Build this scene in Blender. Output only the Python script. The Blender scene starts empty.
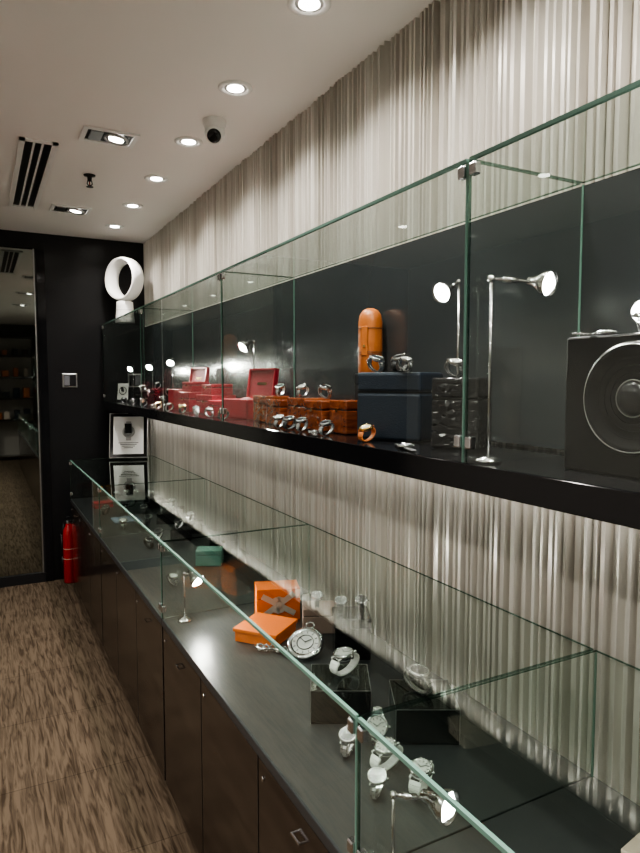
import bpy, bmesh, math, random
from mathutils import Vector, Matrix, Euler
random.seed(7)
scene = bpy.context.scene
scene.view_settings.view_transform = 'AgX'
scene.view_settings.look = 'AgX - Medium High Contrast'
CAMH = 1.5
WX = 1.15      # finished face of right wall
WI = 1.146     # back of the furniture standing against it
BY = 5.10      # back wall
CH = 2.555     # ceiling height
LG = 2.05      # global lamp gain

# ------------------------------------------------------------------ materials
def nt(name):
    m = bpy.data.materials.new(name); m.use_nodes = True
    n = m.node_tree.nodes; n.clear()
    out = n.new('ShaderNodeOutputMaterial')
    return m, m.node_tree, out
def pbr(name, col, rough=.5, metal=0., spec=.5, bump=None, var=None, emis=None, coat=0.):
    m, t, out = nt(name)
    b = t.nodes.new('ShaderNodeBsdfPrincipled')
    b.inputs['Roughness'].default_value = rough
    b.inputs['Metallic'].default_value = metal
    b.inputs['Specular IOR Level'].default_value = spec
    b.inputs['Coat Weight'].default_value = coat
    if emis:
        b.inputs['Emission Color'].default_value = (*emis[0], 1)
        b.inputs['Emission Strength'].default_value = emis[1]
    tc = t.nodes.new('ShaderNodeTexCoord')
    nz = t.nodes.new('ShaderNodeTexNoise')
    nz.inputs['Scale'].default_value = (var[0] if var else 12)
    nz.inputs['Detail'].default_value = 4
    t.links.new(tc.outputs['Object'], nz.inputs['Vector'])
    amt = var[1] if var else .08
    mix = t.nodes.new('ShaderNodeMix'); mix.data_type = 'RGBA'
    mix.inputs['A'].default_value = (*[c*(1-amt) for c in col], 1)
    mix.inputs['B'].default_value = (*[min(1, c*(1+amt)) for c in col], 1)
    t.links.new(nz.outputs['Fac'], mix.inputs['Factor'])
    t.links.new(mix.outputs['Result'], b.inputs['Base Color'])
    if bump:
        nb = t.nodes.new('ShaderNodeTexNoise'); nb.inputs['Scale'].default_value = bump[0]
        t.links.new(tc.outputs['Object'], nb.inputs['Vector'])
        bp = t.nodes.new('ShaderNodeBump'); bp.inputs['Strength'].default_value = bump[1]
        bp.inputs['Distance'].default_value = .002
        t.links.new(nb.outputs['Fac'], bp.inputs['Height'])
        t.links.new(bp.outputs['Normal'], b.inputs['Normal'])
    t.links.new(b.outputs[0], out.inputs[0])
    return m
def emit(name, col, s):
    m, t, out = nt(name)
    e = t.nodes.new('ShaderNodeEmission'); e.inputs[0].default_value = (*col, 1); e.inputs[1].default_value = s
    t.links.new(e.outputs[0], out.inputs[0]); return m
def glassmat(name, tint, base, power=4., gcol=(.93, 1, .96)):
    m, t, out = nt(name)
    lw = t.nodes.new('ShaderNodeLayerWeight'); lw.inputs['Blend'].default_value = .5
    pw = t.nodes.new('ShaderNodeMath'); pw.operation = 'POWER'; pw.inputs[1].default_value = power
    ma = t.nodes.new('ShaderNodeMath'); ma.operation = 'MULTIPLY_ADD'
    ma.inputs[1].default_value = 1-base; ma.inputs[2].default_value = base; ma.use_clamp = True
    tr = t.nodes.new('ShaderNodeBsdfTransparent'); tr.inputs[0].default_value = (*tint, 1)
    gl = t.nodes.new('ShaderNodeBsdfGlossy'); gl.inputs['Roughness'].default_value = .0
    gl.inputs['Color'].default_value = (*gcol, 1)
    mx = t.nodes.new('ShaderNodeMixShader')
    t.links.new(lw.outputs['Facing'], pw.inputs[0]); t.links.new(pw.outputs[0], ma.inputs[0])
    t.links.new(ma.outputs[0], mx.inputs[0]); t.links.new(tr.outputs[0], mx.inputs[1]); t.links.new(gl.outputs[0], mx.inputs[2])
    t.links.new(mx.outputs[0], out.inputs[0]); return m

GLASS = glassmat('clear_glass', (.93, .965, .94), .065)
GLASSL = glassmat('tinted_counter_glass', (.84, .90, .86), .07)
ACRYL = glassmat('smoked_acrylic', (.28, .29, .30), .07)
EDGE = pbr('green_glass_edge', (.13, .23, .19), .15, 0, .6)
EDGED = glassmat('dark_glass_edge', (.42, .55, .5), .16, 3., (.65, .8, .75))
STEEL = pbr('polished_steel', (.60, .60, .61), .18, 1.)
BRUSH = pbr('brushed_steel', (.45, .45, .45), .35, 1.)
GOLD = pbr('gold', (.7, .48, .2), .2, 1.)
BLACK = pbr('black_satin', (.012, .012, .013), .28, 0, .3)
BLACKG = pbr('black_gloss', (.006, .006, .007), .10, 0, .4)
WBLACK = pbr('winder_black_lacquer', (.007, .007, .008), .35, 0, .1)
DECK = pbr('black_deck', (.028, .030, .032), .33, 0, .5, var=(30, .15))
WHITE = pbr('white_plastic', (.8, .79, .77), .35)
PAPER = pbr('printed_card', (.85, .85, .84), .5)
WDIAL = pbr('white_dial', (.50, .50, .48), .3)
BDIAL = pbr('black_dial', (.01, .01, .012), .2)
BLDIAL = pbr('blue_dial', (.02, .06, .2), .2)
BLEA = pbr('black_leather', (.015, .015, .016), .45, bump=(300, .4))
BRLEA = pbr('tan_leather', (.44, .13, .03), .38, bump=(200, .4), var=(25, .3))
NAVY = pbr('navy_leather', (.011, .018, .031), .4, bump=(250, .5))
RED = pbr('red_leather', (.30, .010, .025), .38, bump=(200, .3))
REDD = pbr('dark_red_velvet', (.15, .007, .014), .7)
ORANGE = pbr('orange_card', (.80, .17, .015), .5)
TURQ = pbr('turquoise_card', (.20, .36, .31), .5)
CREAM = pbr('cream_card', (.5, .42, .35), .6)
PINK = pbr('beige_pink_card', (.30, .21, .18), .6)
SILR = pbr('silver_ribbon', (.55, .50, .45), .35, .3)
EXRED = pbr('extinguisher_red', (.28, .010, .012), .25)
GREYP = pbr('grey_pad', (.25, .25, .25), .8)
GW = pbr('white_rubber', (.75, .75, .74), .45)
BULB = emit('lamp_bulb', (1, .97, .93), 90)
DLE = emit('downlight_led', (1, .94, .86), 25)

def crocmat():
    m, t, out = nt('crocodile_leather')
    b = t.nodes.new('ShaderNodeBsdfPrincipled'); b.inputs['Base Color'].default_value = (.008, .008, .010, 1); b.inputs['Roughness'].default_value = .2
    tc = t.nodes.new('ShaderNodeTexCoord'); v = t.nodes.new('ShaderNodeTexVoronoi'); v.feature = 'DISTANCE_TO_EDGE'; v.inputs['Scale'].default_value = 60
    bp = t.nodes.new('ShaderNodeBump'); bp.inputs['Strength'].default_value = 1; bp.inputs['Distance'].default_value = .006
    t.links.new(tc.outputs['Object'], v.inputs['Vector']); t.links.new(v.outputs['Distance'], bp.inputs['Height'])
    t.links.new(bp.outputs[0], b.inputs['Normal']); t.links.new(b.outputs[0], out.inputs[0]); return m
CROC = crocmat()
def streak(name, c1, c2, scale, rough, bump=.0, metal=0, lo=.35, hi=.65, coat=0, dist=0.0, spec=.5, seams=None):
    m, t, out = nt(name)
    b = t.nodes.new('ShaderNodeBsdfPrincipled'); b.inputs['Roughness'].default_value = rough; b.inputs['Metallic'].default_value = metal
    b.inputs['Coat Weight'].default_value = coat; b.inputs['Specular IOR Level'].default_value = spec
    tc = t.nodes.new('ShaderNodeTexCoord'); mp = t.nodes.new('ShaderNodeMapping'); mp.inputs['Scale'].default_value = scale
    nz = t.nodes.new('ShaderNodeTexNoise'); nz.inputs['Scale'].default_value = 1; nz.inputs['Detail'].default_value = 5
    nz.inputs['Distortion'].default_value = dist
    cr = t.nodes.new('ShaderNodeValToRGB'); cr.color_ramp.elements[0].position = lo; cr.color_ramp.elements[1].position = hi
    cr.color_ramp.elements[0].color = (*c1, 1); cr.color_ramp.elements[1].color = (*c2, 1)
    t.links.new(tc.outputs['Object'], mp.inputs['Vector']); t.links.new(mp.outputs[0], nz.inputs['Vector'])
    t.links.new(nz.outputs['Fac'], cr.inputs[0])
    col = cr.outputs[0]
    if seams:
        br = t.nodes.new('ShaderNodeTexBrick'); br.offset = 0; br.inputs['Scale'].default_value = 1
        br.inputs['Brick Width'].default_value = seams; br.inputs['Row Height'].default_value = seams; br.inputs['Mortar Size'].default_value = .0022
        br.inputs['Color1'].default_value = (1, 1, 1, 1); br.inputs['Color2'].default_value = (.9, .9, .9, 1); br.inputs['Mortar'].default_value = (.6, .6, .6, 1)
        t.links.new(tc.outputs['Object'], br.inputs['Vector'])
        mx = t.nodes.new('ShaderNodeMix'); mx.data_type = 'RGBA'; mx.blend_type = 'MULTIPLY'; mx.inputs['Factor'].default_value = 1
        t.links.new(col, mx.inputs['A']); t.links.new(br.outputs['Color'], mx.inputs['B']); col = mx.outputs['Result']
    t.links.new(col, b.inputs['Base Color'])
    if bump:
        bp = t.nodes.new('ShaderNodeBump'); bp.inputs['Strength'].default_value = bump; bp.inputs['Distance'].default_value = .003
        t.links.new(nz.outputs['Fac'], bp.inputs['Height']); t.links.new(bp.outputs[0], b.inputs['Normal'])
    t.links.new(b.outputs[0], out.inputs[0]); return m
FLUTE = streak('fluted_satin_wall', (.47, .44, .395), (.64, .62, .57), (1, 32, .25), .28, 0, .35)
CARPET = streak('bark_pattern_carpet', (.030, .021, .014), (.084, .063, .044), (70, 6, 1), .95, .4, 0, .34, .60, 0, .9, .06, 0.5)
WOODP = streak('dark_wood_panel', (.010, .006, .004), (.028, .019, .014), (1, 3, 40), .16, .10, 0, .3, .7, .1, .5, .35)
MAHOG = streak('mahogany', (.10, .018, .006), (.28, .075, .023), (60, 8, 60), .15, 0, 0, .3, .7, .6, 1)
CEIL = pbr('ceiling_paint', (.80, .765, .735), .8, var=(1.5, .03))
DARKW = pbr('black_wall_laminate', (.008, .008, .009), .3, 0, .35)
LWALL = pbr('left_wall_paint', (.42, .39, .36), .8)
FWALL = pbr('dark_grey_wall_paint', (.10, .095, .085), .6)
MIRBACK = pbr('dark_back_panel', (.032, .036, .039), .20, 0, .5, coat=.2, var=(3, .15))
m, t, out = nt('tinted_mirror_glass')
gg = t.nodes.new('ShaderNodeBsdfGlossy'); gg.inputs['Roughness'].default_value = .02; gg.inputs['Color'].default_value = (.36, .39, .37, 1)
t.links.new(gg.outputs[0], out.inputs[0]); MIRROR = m

# ------------------------------------------------------------------ mesh builder
def look_mat(d):
    return Vector(d).normalized().to_track_quat('Z', 'Y').to_matrix().to_4x4()
T = Matrix.Translation
def R(ax, deg): return Matrix.Rotation(math.radians(deg), 4, ax)
class MB:
    def __init__(s): s.bm = bmesh.new(); s.mats = []
    def mi(s, mat):
        if mat not in s.mats: s.mats.append(mat)
        return s.mats.index(mat)
    def box(s, c, size, mat, M=Matrix(), bev=0):
        r = bmesh.ops.create_cube(s.bm, size=1, matrix=M @ T(Vector(c)) @ Matrix.Diagonal((*size, 1)))
        fs = set(f for v in r['verts'] for f in v.link_faces)
        for f in fs: f.material_index = s.mi(mat)
        if bev:
            es = list(set(e for v in r['verts'] for e in v.link_edges))
            bmesh.ops.bevel(s.bm, geom=es, offset=bev, segments=2, profile=.5, affect='EDGES', clamp_overlap=True)
    def cyl(s, c, r, h, mat, M=Matrix(), r2=None, seg=24, rot=Matrix(), cap=True):
        q = bmesh.ops.create_cone(s.bm, cap_ends=cap, segments=seg, radius1=r, radius2=r if r2 is None else r2, depth=h, matrix=M @ T(Vector(c)) @ rot)
        for f in set(f for v in q['verts'] for f in v.link_faces):
            f.material_index = s.mi(mat)
            if len(f.verts) == 4: f.smooth = True
    def sph(s, c, r, mat, M=Matrix(), sc=(1, 1, 1), seg=20):
        q = bmesh.ops.create_uvsphere(s.bm, u_segments=seg, v_segments=seg//2, radius=r, matrix=M @ T(Vector(c)) @ Matrix.Diagonal((*sc, 1)))
        for f in set(f for v in q['verts'] for f in v.link_faces): f.material_index = s.mi(mat); f.smooth = True
    def lathe(s, prof, mat, M=Matrix(), seg=32, closed=False, sx=1, sy=1):
        rings = []
        for (r, z) in prof:
            if r < 1e-6: rings.append([s.bm.verts.new(M @ Vector((0, 0, z)))])
            else: rings.append([s.bm.verts.new(M @ Vector((r*sx*math.cos(2*math.pi*i/seg), r*sy*math.sin(2*math.pi*i/seg), z))) for i in range(seg)])
        n = len(rings)
        for k in range(n if closed else n-1):
            a, b = rings[k], rings[(k+1) % n]
            for i in range(seg):
                j = (i+1) % seg
                if len(a) == 1 and len(b) == 1: continue
                if len(a) == 1: vs = [a[0], b[j], b[i]]
                elif len(b) == 1: vs = [a[i], a[j], b[0]]
                else: vs = [a[i], a[j], b[j], b[i]]
                f = s.bm.faces.new(vs); f.material_index = s.mi(mat); f.smooth = True
    def torus(s, Rr, r, mat, M=Matrix(), seg=32, sx=1, sy=1, rs=8):
        s.lathe([(Rr + r*math.cos(2*math.pi*k/rs), r*math.sin(2*math.pi*k/rs)) for k in range(rs)], mat, M, seg, True, sx, sy)
    def bar(s, p, q, w, mat, M=Matrix(), h=None):
        p, q = Vector(p), Vector(q); d = q-p
        if d.length < 1e-6: return
        s.box((0, 0, 0), (w, h or w, d.length), mat, M @ T((p+q)/2) @ look_mat(d))
    def rod(s, p, q, r, mat, M=Matrix(), seg=12):
        p, q = Vector(p), Vector(q); d = q-p
        s.cyl((0, 0, 0), r, d.length, mat, M @ T((p+q)/2) @ look_mat(d), seg=seg)
    def quad(s, ps, mat):
        f = s.bm.faces.new([s.bm.verts.new(Vector(p)) for p in ps]); f.material_index = s.mi(mat)
    def done(s, name, loc=(0, 0, 0), rz=0, parent=None, scale=1, recalc=True):
        if recalc: bmesh.ops.recalc_face_normals(s.bm, faces=s.bm.faces[:])
        me = bpy.data.meshes.new(name); s.bm.to_mesh(me); s.bm.free()
        for mt in s.mats: me.materials.append(mt)
        o = bpy.data.objects.new(name, me); scene.collection.objects.link(o)
        o.location = loc; o.rotation_euler = (0, 0, math.radians(rz)); o.scale = (scale,)*3
        if parent: o.parent = parent
        return o
def empty(name, loc=(0, 0, 0)):
    e = bpy.data.objects.new(name, None); e.location = loc; e.empty_display_size = .05
    scene.collection.objects.link(e); return e
def light(kind, name, loc, energy, col=(1, .95, .88), parent=None, d=(0, 0, -1), radius=.03, angle=110, blend=.7, size=None):
    L = bpy.data.lights.new(name, kind); L.energy = energy*LG; L.color = col
    if kind == 'AREA':
        L.shape = 'RECTANGLE'; L.size, L.size_y = size
    else: L.shadow_soft_size = radius
    if kind == 'SPOT': L.spot_size = math.radians(angle); L.spot_blend = blend
    o = bpy.data.objects.new(name, L); scene.collection.objects.link(o)
    o.location = loc; o.rotation_mode = 'QUATERNION'; o.rotation_quaternion = Vector(d).to_track_quat('-Z', 'Y')
    if parent: o.parent = parent
    return o

# ------------------------------------------------------------------ room shell
X0, X1, Y0, Y1 = -2.0, 1.25, -3.4, BY
def slab(name, a, b, mat):
    k = MB(); a, b = Vector(a), Vector(b); k.box((a+b)/2, b-a, mat); return k.done(name)
slab('floor', (X0, Y0, -.1), (X1, Y1, 0), CARPET)
slab('ceiling', (X0, Y0, CH), (X1, Y1, CH+.1), CEIL)
slab('wall_left', (X0-.1, Y0, -.1), (X0, Y1, CH+.1), LWALL)
slab('wall_front', (X0-.1, Y0-.1, -.1), (X1+.1, Y0, CH+.1), FWALL)
k = MB(); pts = []; y = Y0
while y < Y1:
    w = random.uniform(.008, .015); d = random.uniform(.013, .0235)
    e = random.uniform(.003, .008)
    pts += [(WX+.022, y), (WX+.022-d, y+e), (WX+.022-d*random.uniform(.7, 1), y+e+w)]
    y += e+w+random.uniform(.003, .007)
    pts.append((WX+.022, min(y, Y1)))
    if random.random() < .3: y += random.uniform(.004, .012)
pts = [p for p in pts if p[1] <= Y1]
lo = [k.bm.verts.new((x, yy, 0)) for x, yy in pts]; hi = [k.bm.verts.new((x, yy, CH)) for x, yy in pts]
for i in range(len(pts)-1):
    if abs(pts[i][1]-pts[i+1][1]) + abs(pts[i][0]-pts[i+1][0]) < 1e-6: continue
    f = k.bm.faces.new([lo[i], lo[i+1], hi[i+1], hi[i]]); f.material_index = k.mi(FLUTE)
k.box((1.25, (Y0+Y1)/2, CH/2), (.1, Y1-Y0, CH), FLUTE)
k.done('wall_right')
DX0, DX1, DZ0, DZ1 = -.60, .365, .07, 2.44
k = MB()
def bx(x0, x1, z0, z1, m=DARKW, y0=BY, y1=BY+.1): k.box(((x0+x1)/2, (y0+y1)/2, (z0+z1)/2), (x1-x0, y1-y0, z1-z0), m)
bx(X0, DX0-.075, 0, CH+.1); k.done('wall_back'); k = MB()
bx(DX1+.075, X1+.1, 0, CH+.1); k.done('wall_back'); k = MB()
bx(DX0-.075, DX1+.075, DZ1+.04, CH+.1); k.done('wall_back')
k = MB()
bx(DX0-.075, DX0-.02, 0, DZ1+.04, BLACKG, BY-.012, BY+.06); bx(DX1+.02, DX1+.075, 0, DZ1+.04, BLACKG, BY-.012, BY+.06)
bx(DX0-.02, DX1+.02, DZ1, DZ1+.04, BLACKG, BY-.012, BY+.06); bx(DX0-.02, DX1+.02, 0, DZ0, BLACK, BY-.008, BY+.06)
bx(DX1, DX1+.008, DZ0, DZ1, BRUSH, BY-.004, BY+.05); bx(DX1+.008, DX1+.02, DZ0, DZ1, BLACK, BY+.0, BY+.05)
bx(DX0-.02, DX0, DZ0, DZ1, BLACK, BY, BY+.05)
bx(DX0, DX1, DZ0, DZ1, MIRROR, BY+.01, BY+.03)
k.rod((DX0+.1, BY-.05, .9), (DX0+.1, BY-.05, 1.3), .012, STEEL); k.rod((DX0+.1, BY-.05, .95), (DX0+.1, BY+.01, .95), .008, STEEL); k.rod((DX0+.1, BY-.05, 1.25), (DX0+.1, BY+.01, 1.25), .008, STEEL)
k.done('door_1')

k = MB()
k.box((0, 0, 0), (.105, .008, .105), BRUSH, bev=.003); k.box((0, -.005, 0), (.088, .006, .088), BLACKG, bev=.002)
for i in (-1, 1): k.box((i*.021, -.009, 0), (.038, .004, .074), pbr('switch_grey', (.10, .10, .11), .4) if i < 0 else BLACK)
k.done('light_switch', (.59, BY-.004, 1.497))

# shelving unit with boxes on the wall behind the viewer (seen in the mirror door)
k = MB()
for zz in (.05, .75, 1.15, 1.55, 1.95, 2.3): k.box((.15, Y0+.17, zz), (1.5, .32, .03), WOODP)
for xx in (-.6, .15, .9): k.box((xx, Y0+.17, 1.175), (.03, .33, 2.25), WOODP)
k.box((.15, Y0+.012, 1.175), (1.5, .02, 2.25), LWALL)
bxr = random.Random(5)
for zz in (.765, 1.165, 1.565, 1.965):
    for xx in (-.45, -.25, -.02, .28, .42, .60, .77):
        h_ = bxr.uniform(.08, .2); k.box((xx, Y0+.17, zz+h_/2), (bxr.uniform(.07, .13), .14, h_), bxr.choice([CREAM, NAVY, WHITE, BRLEA, BLACK]), bev=.003)
k.done('display_shelving')

# ------------------------------------------------------------------ ceiling fixtures
def downlight(x, y, energy, name='ceiling_downlight'):
    e = empty(name, (x, y, CH))
    k = MB()
    k.lathe([(.062, 0), (.062, -.004), (.056, -.007), (.047, -.007), (.040, -.002), (.040, 0)], WHITE)
    k.done('trim_ring', parent=e)
    k = MB(); k.cyl((0, 0, -.0025), .030, .004, DLE); k.cyl((0, 0, -.0015), .040, .003, BRUSH); k.done('led_lens', parent=e)
    light('SPOT', 'lamp', (0, 0, -.012), energy, parent=e, angle=140, blend=.8, radius=.035)
    return e
for i in range(-4, 6): downlight(.852, 1.673+.59*i, 26)
for i in range(-3, 3): downlight(-.95, 1.2+1.25*i, 85)  # unseen row, added so its bounce lifts the ceiling and lower wall
def boxlight(x, y, energy):
    e = empty('recessed_spotlight', (x, y, CH)); k = MB()
    for sx, sy, w, h in ((0, .075, .23, .02), (0, -.075, .23, .02), (.105, 0, .02, .13), (-.105, 0, .02, .13)):
        k.box((sx, sy, -.004), (w, h, .008), WHITE)
    k.box((0, 0, -.001), (.19, .13, .002), BLACK)
    k.done('frame', parent=e); k = MB()
    Mx = T((.03, 0, -.004)) @ R('Y', 8)
    k.lathe([(.052, 0), (.052, -.010), (.046, -.012), (.042, -.006)], BRUSH, Mx); k.cyl((0, 0, -.005), .032, .003, DLE, Mx)
    k.box((-.055, 0, -.005), (.05, .11, .006), BRUSH)
    k.done('gimbal_lamp', parent=e)
    light('SPOT', 'lamp', (.03, 0, -.02), energy, parent=e, angle=120, blend=.8)
for yy in (4.3, 2.957, 1.6, .25): boxlight(.53, yy, 26)
k = MB()
L, W = 1.22, .16
for sx in (-1, 1): k.box((sx*(W/2-.012), 0, -.005), (.024, L, .01), WHITE)
for sy in (-1, 1): k.box((0, sy*(L/2-.01), -.005), (W, .02, .01), WHITE)
k.box((0, 0, -.001), (W-.03, L-.03, .002), BLACK)
for sx in (-.018, .018): k.box((sx, 0, -.004), (.009, L-.03, .008), WHITE)
k.done('air_conditioning_vent', (.265, 3.75, CH))
k = MB()
k.lathe([(.03, 0), (.028, -.006), (.012, -.01), (.010, -.03), (.007, -.032), (0, -.032)], BLACK)
for a in (0, 180): k.rod((.009*math.cos(math.radians(a)), 0, -.028), (.013*math.cos(math.radians(a)), 0, -.045), .0025, BLACK); k.rod((.013*math.cos(math.radians(a)), 0, -.045), (0, 0, -.058), .0025, BLACK)
k.cyl((0, 0, -.06), .018, .002, BLACK); k.cyl((0, 0, -.042), .003, .02, EXRED)
k.done('fire_sprinkler', (.534, 3.55, CH))
k = MB()
k.lathe([(.046, 0), (.048, -.012), (.044, -.026), (.040, -.035), (0, -.035)], WHITE)
Mx = T((0, 0, -.052)) @ look_mat((-.35, -.75, -.55))
k.sph((0, 0, -.052), .042, WHITE)
k.lathe([(.034, .022), (.036, .032), (.030, .037), (.028, .034), (0, .034)], WHITE, Mx)
k.lathe([(.028, .0345), (.026, .040), (.014, .046), (0, .048)], BLACKG, Mx)
k.done('security_camera', (.880, 2.58, CH))

# ------------------------------------------------------------------ display cases
def pane(name, ps, parent, edges, mat):
    k = MB(); k.quad(ps, mat)
    for (i, j, w, em) in edges: k.bar(ps[i], ps[j], w, em)
    return k.done(name, parent=parent, recalc=False)
def glasscase(parent, xf, xb, y0, y1, z0, z1, G):
    g = .004
    a, b = y0+g, y1-g
    pane('glass_front', [(xf, a, z0), (xf, b, z0), (xf, b, z1), (xf, a, z1)], parent, [(0, 3, .004, EDGE), (1, 2, .004, EDGED)], G)
    pane('glass_top', [(xf, a, z1), (xf, b, z1), (xb, b, z1), (xb, a, z1)], parent, [(0, 1, .007, EDGE), (0, 3, .003, EDGED), (1, 2, .003, EDGED), (2, 3, .003, EDGED)], G)
    pane('glass_end', [(xf+.005, b, z0), (xb, b, z0), (xb, b, z1-.004), (xf+.005, b, z1-.004)], parent, [(1, 2, .0035, EDGE)], G)
    k = MB()
    for yy in (a+.012, b-.012):
        for zz in (z0+.04, z1-.02): k.box((xf, yy, zz), (.016, .018, .024), STEEL, bev=.003)
    k.done('hinge_clamps', parent=parent)
UX, UZ0, UZ1 = .827, 1.340, 1.913
wc = empty('wall_display_case')
YS = -1.85; YM = (BY-.03+YS)/2; YL = BY-.03-YS
k = MB(); k.box(((UX-.004+WI)/2, YM, UZ0-.027), (WI-UX+.004, YL, .053), BLACKG, bev=.002); k.done('shelf', parent=wc)
k = MB(); k.box((WX-.011, YM, (UZ0+UZ1)/2), (.012, YL, UZ1-UZ0-.012), MIRBACK); k.done('back_panel', parent=wc)
for a, b in ((-1.85, -.44), (-.44, .962), (.962, 2.366), (2.366, 3.77), (3.77, 5.07)):
    glasscase(wc, UX, WX-.018, a, b, UZ0, UZ1, GLASS)
k = MB(); k.box((WX-.020, 1.6, UZ0-.056), (.016, 6.6, .005), WHITE); k.box((WX-.052, 1.6, UZ0-.077), (.006, 6.7, .047), BLACK); k.done('led_fill_channel', parent=wc)  # holder of the added strip; dark lip keeps it out of glass reflections
light('AREA', 'led_fill_strip', (WX-.024, 1.6, UZ0-.060), 5, (1, .96, .89), wc, size=(.012, 6.5))  # unseen fill light, added to brighten the wall below the shelf

LX, LZ0, LZ1 = .55, .645, .925
lc = empty('display_counter')
cuts = [-1.85, -.45, .90, 2.25, 3.6, 4.88]
for a, b in zip(cuts[:-1], cuts[1:]):
    k = MB()
    k.box(((LX-.004+WI)/2, (a+b)/2, LZ0-.012), (WI-LX+.004, b-a-.004, .024), DECK, bev=.002)
    k.done('deck', parent=lc)
    k = MB()
    k.box(((LX+.02+WI)/2, (a+b)/2, (LZ0-.024)/2), (WI-LX-.02, b-a-.006, LZ0-.024), BLACK)
    n = 3; w = (b-a-.012)/n
    for i in range(n):
        yc = a+.006+w*(i+.5)
        k.box((LX+.010, yc, (.03+LZ0-.03)/2), (.02, w-.005, LZ0-.03-.03), WOODP, bev=.0015)
        if i != 1:
            k.bar((LX-.010, yc-.02, LZ0-.085), (LX-.010, yc+.02, LZ0-.085), .004, STEEL)
            for s2 in (-.018, .018): k.bar((LX-.010, yc+s2, LZ0-.085), (LX, yc+s2, LZ0-.085), .0035, STEEL)
        k.cyl((LX-.001, yc+w/2-.03, LZ0-.07), .006, .004, STEEL, rot=R('Y', 90))
    k.done('cabinet_base', parent=lc)
    glasscase(lc, LX, WX-.01, a, b, LZ0, LZ1, GLASSL)

# ------------------------------------------------------------------ small objects
jr = random.Random(11)
def wristwatch(loc, rz=0, tilt=15, s=1., metal=STEEL, dial=WDIAL, strap=None, pose='loop', wide=.018):
    k = MB(); strap = strap or metal
    ry, rz_ = .031, .018
    th = math.radians(tilt)
    if pose in ('loop', 'side'):
        if pose == 'loop': Mx = T((0, 0, math.sqrt((ry*math.sin(th))**2+(rz_*math.cos(th))**2)+.0022)) @ R('X', tilt)
        else: Mx = T((0, 0, .0225)) @ R('Y', 90)
        n = 16; P = []
        for i in range(n+1):
            a = math.radians(44 + (360-88)*i/n); P.append(Vector((0, -ry*math.sin(a), rz_*math.cos(a))))
        for i in range(n):
            p, q = P[i], P[i+1]; d = q-p; mid = (i+.5)/n
            w = wide*(1-.28*math.sin(math.pi*mid))
            Ml = Mx @ T((p+q)/2) @ R('X', math.degrees(math.atan2(d.z, d.y)))
            k.box((0, 0, 0), (w, d.length*.97, .0038), strap, Ml, bev=.0008)
            if strap is metal: k.box((0, 0, .0), (w*.4, d.length*.85, .0052), BRUSH, Ml)
        Mc = Mx @ T((0, 0, rz_))
    else:
        Mc = T((0, 0, .006)); n = 7
        for sgn in (-1, 1):
            for i in range(n):
                k.box((0, sgn*(.024+.0095*i), -.003), (wide*(1-.04*i), .009, .004), strap, Mc, bev=.001)
    k.lathe([(0, -.005), (.018, -.005), (.0205, -.001), (.0205, .003), (.0195, .006), (.0165, .0065), (.0160, .0045)], metal, Mc, 28)
    k.cyl((0, 0, .0045), .0162, .001, dial, Mc)
    mk = STEEL if dial is not WDIAL else BLACK
    for h in range(12):
        k.box((0, .0128, .0052), (.0012, .004, .0006), mk, Mc @ R('Z', 30*h))
    k.box((0, .004, .0056), (.0012, .009, .0005), mk, Mc @ R('Z', 55)); k.box((0, .0055, .0059), (.0009, .013, .0005), mk, Mc @ R('Z', -50))
    k.cyl((.0225, 0, .001), .003, .004, metal, Mc, rot=R('Y', 90), seg=12)
    for sy in (-1, 1):
        for sx in (-1, 1): k.box((sx*.0095, sy*.020, -.0005), (.003, .009, .005), metal, Mc, bev=.001)
    return k.done('wristwatch', loc, rz, scale=s)
def shown(x, y): return -math.degrees(math.atan2(x, y)) + jr.choice([-48, -30, 20, 38, -40])

def lamp(base, hpost, arm, hd, energy=4, s=1.):
    e = empty('display_spotlight', base)
    k = MB()
    k.lathe([(0, .012), (.010, .012), (.024, .006), (.026, 0), (0, 0)], STEEL)
    k.rod((0, 0, .005), (0, 0, hpost), .0032, STEEL)
    k.sph((0, 0, hpost), .007, STEEL); a = Vector(arm); top = Vector((0, 0, hpost))
    k.rod(top, top+a, .003, STEEL); k.rod(top+a*.25, top+a*.6, .0055, STEEL)
    k.done('stand', parent=e)
    k = MB(); p = top+a; Mx = T(p) @ look_mat(hd) @ Matrix.Scale(s, 4)
    k.lathe([(0, -.022), (.009, -.020), (.011, -.004), (.016, .004), (.025, .020), (.029, .036), (.027, .036), (.022, .020), (.012, .006), (0, .004)], STEEL, Mx, 28)
    k.lathe([(0, .006), (.010, .008), (.020, .020), (.0225, .030), (.014, .038), (0, .041)], BULB, Mx, 24)
    k.done('lamp_head', parent=e)
    light('SPOT', 'lamp', p+Vector(hd).normalized()*.05, energy, (1, .95, .87), e, d=hd, angle=150, blend=.6, radius=.02)
    return e

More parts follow.
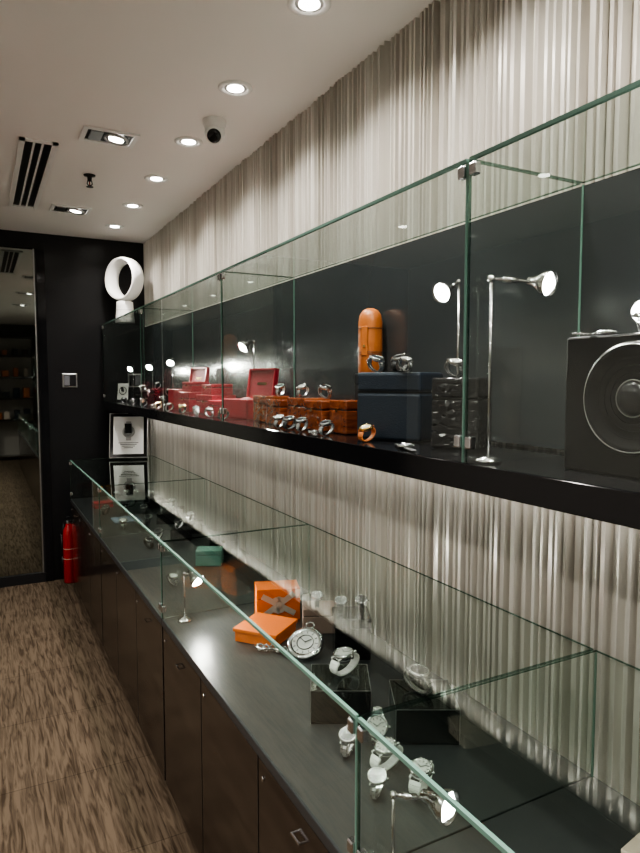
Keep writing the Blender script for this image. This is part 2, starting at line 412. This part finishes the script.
US = UZ0+.0005; LS = LZ0+.0005
def closedbox(name, loc, size, mat, rz=0, lid=.35, bev=.004, clasp=True, base=None):
    k = MB(); w, d, h = size
    hb = h*(1-lid)
    k.box((0, 0, hb/2), (w, d, hb), base or mat, bev=bev); k.box((0, 0, hb+.0015), (w-.006, d-.006, .004), BLACK)
    k.box((0, 0, hb+.002+(h-hb-.002)/2), (w, d, h-hb-.002), mat, bev=bev)
    if clasp: k.box((0, -d/2-.002, hb), (.014, .004, .014), GOLD, bev=.001)
    return k.done(name, loc, rz)
def openbox(name, loc, size, mat, inner, rz=0, ang=100):
    k = MB(); w, d, h = size; th = .008
    k.box((0, 0, th/2), (w, d, th), mat)
    for sx in (-1, 1): k.box((sx*(w/2-th/2), 0, h/2), (th, d, h), mat, bev=.002)
    for sy in (-1, 1): k.box((0, sy*(d/2-th/2), h/2), (w, th, h), mat, bev=.002)
    k.box((0, 0, h*.45), (w-2*th, d-2*th, h*.8), inner, bev=.006)
    k.sph((0, 0, h*.85), w*.16, inner, sc=(1, 1, .7))
    Mh = T((0, d/2, h+.001)) @ R('X', -ang)
    lt = .022
    k.box((0, -d/2, lt-.003), (w, d, .006), mat, Mh, bev=.002)
    for sx in (-1, 1): k.box((sx*(w/2-.003), -d/2, lt/2), (.006, d, lt), mat, Mh)
    for yy in (-.003, -d+.003): k.box((0, yy, lt/2), (w, .006, lt), mat, Mh)
    k.box((0, -d/2, lt*.6), (w-.014, d-.014, lt*.4), inner, Mh)
    k.box((0, -d/2, lt*.38), (w*.35, .012, .001), GOLD, Mh)
    return k.done(name, loc, rz)

# ---- upper case contents
e = MB(); w, d, h = .32, .19, .235
e.box((0, 0, h/2), (w, d, h), WBLACK, bev=.004)
Mx = T((-.022, -d/2, .130)) @ R('X', 90)
e.lathe([(.092, 0), (.092, .007), (.086, .012), (.079, .010), (.072, .0035), (.060, .0015), (.040, .0010), (0, .0008)], WBLACK, Mx, 48)
e.torus(.087, .0013, BRUSH, Mx @ T((0, 0, .011)), 48)
for r_ in (.066, .054, .042): e.torus(r_, .0009, WBLACK, Mx @ T((0, 0, .002)), 48)
e.lathe([(.028, .001), (.028, .006), (.022, .012), (.010, .015), (0, .0155)], BLACK, Mx, 40)
e.torus(.030, .0012, BRUSH, Mx @ T((0, 0, .003)), 40)
e.box((.10, -d/2-.002, .03), (.03, .004, .012), BRUSH)
e.done('watch_winder', (.928+d/2, .652, US), -90)
wt = US+.2355
wristwatch((.962, .755, wt), -100, 15, .8, STEEL, WDIAL, None, 'flat'); wristwatch((.965, .69, wt), -50, 10, .8, STEEL, BDIAL); wristwatch((.96, .58, wt), -50, 20, .9, STEEL, WDIAL)
lamp((1.05, .71, wt), .042, (-.05, .0, .0), (-.7, -.45, -.15), 2, .75)

lamp((.868, .94, US), .352, (.066, -.049, -.008), (.15, -.9, -.22), 6, .85)
lamp((1.07, 1.275, US), .405, (-.030, .006, -.02), (-.85, -.25, -.35), 5, .9)

closedbox('navy_leather_watch_box', (1.01, 1.44, US), (.19, .15, .18), NAVY, -62, .3, .008, False)
closedbox('black_display_block', (1.09, 1.71, US), (.08, .08, .18), BLACK, 0, .2, .003, False)
k = MB()
k.lathe([(0, 0), (.036, 0), (.038, .004), (.038, .075), (.0375, .16), (.034, .182), (.024, .197), (.010, .203), (0, .204)], BRLEA, seg=32)
for zz in (.06, .066, .14): k.torus(.0382, .001, BLEA, T((0, 0, zz)))
k.box((0, -.0385, .10), (.022, .004, .09), BRLEA, bev=.002); k.cyl((0, -.041, .085), .004, .003, GOLD, rot=R('X', 90))
k.done('leather_watch_roll', (1.09, 1.72, US+.1805), -60)
closedbox('crocodile_watch_box', (1.0, 1.175, US), (.115, .10, .165), CROC, -60, .3, .006, False)
bt = US+.1805
for (x, y, z, d_, st, s_) in ((.955, 1.48, bt, BDIAL, None, .95), (.985, 1.405, bt, BDIAL, BLEA, .95), (.965, 1.355, bt, WDIAL, None, .8),
        (.995, 1.20, US+.166, WDIAL, None, .9)):
    wristwatch((x, y, z), shown(x, y), 20, s_, STEEL, d_, st)
for (x, y, m_, d_, st, ps) in ((.88, 1.62, STEEL, BDIAL, None, 'loop'), (.885, 1.41, GOLD, WDIAL, BRLEA, 'loop'),
        (.88, 1.78, STEEL, BDIAL, None, 'loop'), (.88, 1.95, STEEL, WDIAL, None, 'loop'), (.88, 1.87, STEEL, BDIAL, BLEA, 'loop')):
    wristwatch((x, y, US), shown(x, y), 15, .9, m_, d_, st, ps)
wristwatch((.87, 1.22, US), -20, 0, .9, STEEL, BLDIAL, BLEA, 'flat'); wristwatch((.87, 1.68, US), -25, 0, .9, STEEL, BDIAL, STEEL, 'flat')
for y, w, d, h in ((1.665, .105, .10, .10), (1.80, .125, .115, .095), (1.955, .135, .10, .10), (2.115, .135, .115, .09), (2.275, .125, .10, .10)):
    closedbox('mahogany_watch_box', (1.04-d/2, y, US), (w, d, h), MAHOG, -90, .3, .004)
for y, d_ in ((1.80, BDIAL), (1.955, WDIAL), (2.14, BDIAL)): wristwatch((.97, y, US+.1005), shown(.97, y), 20, .9, STEEL, d_)
openbox('red_watch_box', (.985, 2.52, US), (.18, .13, .08), RED, REDD, -75, 98)
closedbox('red_watch_box', (.96, 2.71, US), (.12, .12, .07), RED, -80)
closedbox('red_watch_box', (.99, 2.93, US), (.16, .13, .09), RED, -80)
closedbox('red_watch_box', (1.0, 2.94, US+.0905), (.13, .11, .05), RED, -88)
closedbox('red_watch_box', (.96, 3.16, US), (.15, .13, .10), RED, -85)
closedbox('red_watch_box', (.96, 3.15, US+.1005), (.11, .10, .05), RED, -80)
openbox('red_watch_box', (.985, 3.42, US), (.20, .12, .11), RED, REDD, -82, 98)
lamp((1.09, 2.69, US), .33, (-.04, -.02, -.01), (-.7, -.2, -.5), 9)
lamp((.95, 4.02, US), .26, (-.02, -.04, -.01), (-.5, -.6, -.5), 5, .8)
lamp((.98, 4.74, US), .26, (-.02, -.04, -.01), (-.5, -.6, -.5), 4, .8)
lamp((.98, 3.66, US), .28, (-.02, -.04, -.01), (-.3, -.6, -.5), 5, .8)
rr = random.Random(3)
for y in (2.46, 2.66, 2.85, 3.05, 3.3, 3.55, 3.9, 4.2, 4.5):
    x = .860+rr.random()*.008
    wristwatch((x, y, US), shown(x, y), 15, .85, rr.choice([STEEL, STEEL, GOLD]), rr.choice([WDIAL, BDIAL]), rr.choice([None, BLEA]), 'loop')
for y, h in ((3.92, .06), (4.18, .10), (4.4, .05), (4.6, .08)):
    closedbox('black_watch_box', (1.03, y, US), (.12, .10, h), BLACKG, -85, .3)
    wristwatch((1.02, y, US+h+.0005), shown(1.02, y), 20, .95, STEEL, WDIAL)
k = MB(); k.box((0, 0, .075), (.11, .012, .15), BLACKG, R('X', -8), bev=.002); k.box((0, -.007, .075), (.085, .002, .12), WDIAL, R('X', -8)); k.torus(.028, .003, BLACK, R('X', -8) @ T((0, -.009, .08)) @ R('X', 90)); k.box((0, .035, .05), (.02, .004, .11), BLACK, R('X', 25))
k.done('table_clock', (.93, 4.88, US), -40)

# ---- lower case contents
def acryl(loc, size, rz):
    k = MB(); w, d, h = size
    hw, hd = w/2, d/2
    P = [Vector((sx*hw, sy*hd, z)) for z in (0, h) for sx, sy in ((-1, -1), (1, -1), (1, 1), (-1, 1))]
    for q in ((4, 5, 6, 7), (0, 1, 5, 4), (1, 2, 6, 5), (2, 3, 7, 6), (3, 0, 4, 7)):
        k.quad([P[i] for i in q], ACRYL)
    for i, j in ((4, 5), (5, 6), (6, 7), (7, 4), (0, 4), (1, 5), (2, 6), (3, 7)): k.bar(P[i], P[j], .001, BRUSH)
    k.box((0, 0, .002), (w-.004, d-.004, .004), BLACK)
    return k.done('acrylic_riser', loc, rz, recalc=False)
acryl((.80, 1.40, LS), (.15, .15, .085), -28); acryl((.935, 1.225, LS), (.15, .15, .085), -28)
wristwatch((.82, 1.41, LS+.0865), -75, 8, 1.35, STEEL, WDIAL, GW, wide=.022); wristwatch((.93, 1.24, LS+.0865), 15, 8, 1.3, STEEL, BDIAL)
closedbox('orange_gift_box', (.925, 2.08, LS), (.155, .10, .115), ORANGE, -18, .3, .002, False)
k = MB()
k.box((0, 0, .018), (.15, .15, .036), ORANGE, bev=.002); k.box((0, 0, .039), (.16, .16, .012), ORANGE, bev=.002)
k.done('orange_gift_box', (.815, 1.925, LS), -52)
k = MB()
for a in (30, -35): k.box((0, 0, 0), (.135, .0012, .020), SILR, T((0, -.0006*(a > 0), 0)) @ R('Y', a))
for a in (75, -70): k.box((0, 0, 0), (.06, .0012, .022), SILR, T((0, -.0012, 0)) @ R('Y', a))
k.cyl((0, -.002, 0), .010, .006, SILR, rot=R('X', 90))
k.done('ribbon_bow', (.9072, 2.0265, LS+.06), -18)
k = MB(); k.box((0, 0, .05), (.11, .11, .10), BLACKG, bev=.003); k.box((0, 0, .115), (.115, .115, .03), BLACKG, bev=.003); k.done('black_watch_box', (1.0, 1.68, LS), -25)
for dx in (-.03, .03): wristwatch((1.0+dx, 1.68-dx*.4, LS+.1305), -32, 20, 1, STEEL, BDIAL, BLEA)
closedbox('beige_gift_box', (1.0, 1.90, LS), (.11, .09, .085), PINK, -25, .3, .003, False)
wristwatch((.99, 1.89, LS+.0855), -30, 20, 1, STEEL, BDIAL, BLEA)
k = MB(); Mx = T((0, 0, .034)) @ R('X', 32)
k.lathe([(0, -.008), (.05, -.008), (.058, -.002), (.058, .004), (.050, .009), (.042, .006)], STEEL, Mx, 40); k.cyl((0, 0, .005), .0425, .002, BRUSH, Mx, seg=40)
k.torus(.026, .0012, BLACK, Mx @ T((0, 0, .007)))
for h_ in range(12): k.box((0, .036, .0065), (.002, .008, .001), BLACK, Mx @ R('Z', 30*h_))
k.box((0, .012, .008), (.002, .028, .001), BLACK, Mx @ R('Z', 55)); k.box((0, .01, .009), (.002, .022, .001), BLACK, Mx @ R('Z', -60))
k.torus(.012, .002, STEEL, Mx @ T((0, .068, 0))); k.box((0, .02, .013), (.05, .04, .026), BLACK, bev=.004)
for i in range(11): k.torus(.010, .0030, STEEL, T((-.055-.010*i, -.01-.006*math.sin(i), .012)) @ R('X', 60*(i % 2)), 12)
k.done('pocket_watch', (.870, 1.74, LS), -42)
wristwatch((.80, 1.222, LS), -35, 60, 1.3, STEEL, WDIAL); wristwatch((.722, 1.22, LS), -50, 20, 1.1, STEEL, BDIAL)
wristwatch((.765, 1.13, LS), -80, 10, 1.25, STEEL, WDIAL, GW, wide=.022); wristwatch((.785, 1.03, LS), -60, 12, 1.25, STEEL, WDIAL, GW, wide=.022); wristwatch((.700, 1.065, LS), -50, 20, 1.0, STEEL, BDIAL)
lamp((.602, .868, LS), .145, (.060, -.030, -.008), (.30, -.9, .02), 2)
lamp((.615, 2.19, LS), .17, (.03, .0, -.01), (.3, -.6, -.4), 3)
k = MB(); k.box((0, 0, .015), (.10, .08, .03), CREAM, bev=.002); k.box((0, 0, .034), (.105, .085, .008), CREAM, bev=.002); k.done('cream_gift_box', (1.02, .66, LS), 10)
closedbox('turquoise_gift_box', (.92, 2.84, LS), (.12, .09, .07), TURQ, -25, .3, .002, False)
closedbox('black_watch_box', (1.04, 2.98, LS), (.14, .10, .10), BLACK, -20, .3)
wristwatch((.73, 3.25, LS), 20, 20, 1.1, STEEL, BDIAL, BLEA); wristwatch((.68, 2.6, LS), 20, 20, 1, STEEL, WDIAL)
for (x, y) in ((.93, 3.35), (1.03, 3.48), (.96, 3.78), (1.05, 3.92), (1.0, 4.30)):
    k = MB(); k.box((0, 0, .03), (.11, .09, .06), BLACKG, bev=.004); k.done('black_display_block', (x, y, LS), -20)
    wristwatch((x-.01, y, LS+.0605), -50, 20, 1.15, STEEL, rr.choice([WDIAL, BDIAL]), None)
for (x, y) in ((.82, 3.4), (.85, 3.78), (.90, 4.1), (.8, 4.2), (.70, 3.75), (.88, 4.38), (.68, 4.2)):
    wristwatch((x, y, LS), rr.randint(-60, 10), 20, 1.2, STEEL, rr.choice([WDIAL, BDIAL]), rr.choice([None, None, BLEA]))
k = MB(); k.box((0, 0, .006), (.24, .2, .012), GREYP, bev=.004); k.done('display_pad', (.90, 4.66, LS), 0)
for dx in (-.07, 0, .07): wristwatch((.90+dx, 4.66, LS+.0125), -40, 20, 1.1)
closedbox('red_watch_box', (.70, 4.45, LS), (.12, .08, .04), RED, 10, .4)
k = MB(); k.box((0, 0, .004), (.16, .16, .008), pbr('blue_grey_velvet', (.12, .15, .2), .9), bev=.002); k.done('velvet_tray', (.76, 3.97, LS), 0)

# framed poster on the counter glass
k = MB(); Mx = R('X', -14)
w, h = .27, .33
k.box((0, 0, h/2), (w, .014, h), BRUSH, Mx, bev=.003); k.box((0, -.004, h/2), (w-.012, .012, h-.012), BLACKG, Mx); k.box((0, -.0105, h/2), (w-.058, .003, h-.055), PAPER, Mx)
Mf = Mx @ T((.0, -.012, h*.58)) @ R('X', 90)
k.torus(.036, .008, BRUSH, Mf, 36); k.cyl((0, 0, 0), .033, .002, GREYP, Mf); k.torus(.014, .003, BLACK, Mf @ T((0, .008, .002)))
k.box((0, .055, 0), (.036, .04, .003), BRUSH, Mf); k.box((0, -.05, 0), (.036, .03, .003), BRUSH, Mf)
for i in range(4): k.box((0, -.082-.012*i, 0), (.14-.025*i, .004, .002), BLACK, Mf)
k.box((0, .07, h*.36), (.05, .006, h*.74), BLACK, R('X', 12), bev=.001)
k.done('framed_watch_poster', (.93, 4.72, LZ1+.012), -18)

# bladeless fan
k = MB()
k.lathe([(0, 0), (.070, 0), (.072, .006), (.066, .03), (.060, .12), (.058, .15), (.03, .165), (0, .165)], WHITE)
k.torus(.0625, .0015, BRUSH, T((0, 0, .09)))
Mx = T((0, 0, .315)) @ R('X', 90)
prof = [(.150, -.050), (.157, -.02), (.157, .030), (.150, .052), (.143, .054), (.124, .02), (.118, -.02), (.124, -.052), (.140, -.058)]
k.lathe(prof, WHITE, Mx, 48, True)
k.done('bladeless_fan', (.955, 4.86, UZ1+.006), -60)

# fire extinguisher
k = MB()
k.lathe([(0, 0), (.040, 0), (.043, .01), (.043, .36), (.038, .40), (.022, .425), (.018, .44), (0, .44)], EXRED)
k.cyl((0, 0, .45), .015, .03, BRUSH); k.box((0, -.02, .485), (.018, .08, .008), BLACK, R('X', -6)); k.box((0, -.02, .465), (.018, .07, .006), BLACK)
pp = [(-.0, .02, .46), (-.03, .03, .44), (-.05, .02, .36), (-.05, .0, .2), (-.049, 0, .1)]
for p, q in zip(pp[:-1], pp[1:]): k.rod(p, q, .006, BLACK); k.sph(q, .006, BLACK)
k.cyl((0, 0, .22), .0433, .08, CREAM, cap=False); k.cyl((0, 0, .22), .0436, .07, EXRED, cap=False)
k.done('fire_extinguisher', (.542, 5.0, 0))

# ------------------------------------------------------------------ world, camera
w = bpy.data.worlds.new('World'); scene.world = w; w.use_nodes = True
w.node_tree.nodes['Background'].inputs[0].default_value = (.05, .05, .05, 1)
cam = bpy.data.cameras.new('Camera'); co = bpy.data.objects.new('Camera', cam); scene.collection.objects.link(co)
cam.sensor_fit = 'VERTICAL'; cam.sensor_height = 36; cam.lens = 36*640/853; cam.clip_start = .02
co.location = (0, 0, CAMH); co.rotation_euler = (math.radians(90-4.15), 0, math.radians(-27.9))
scene.camera = co
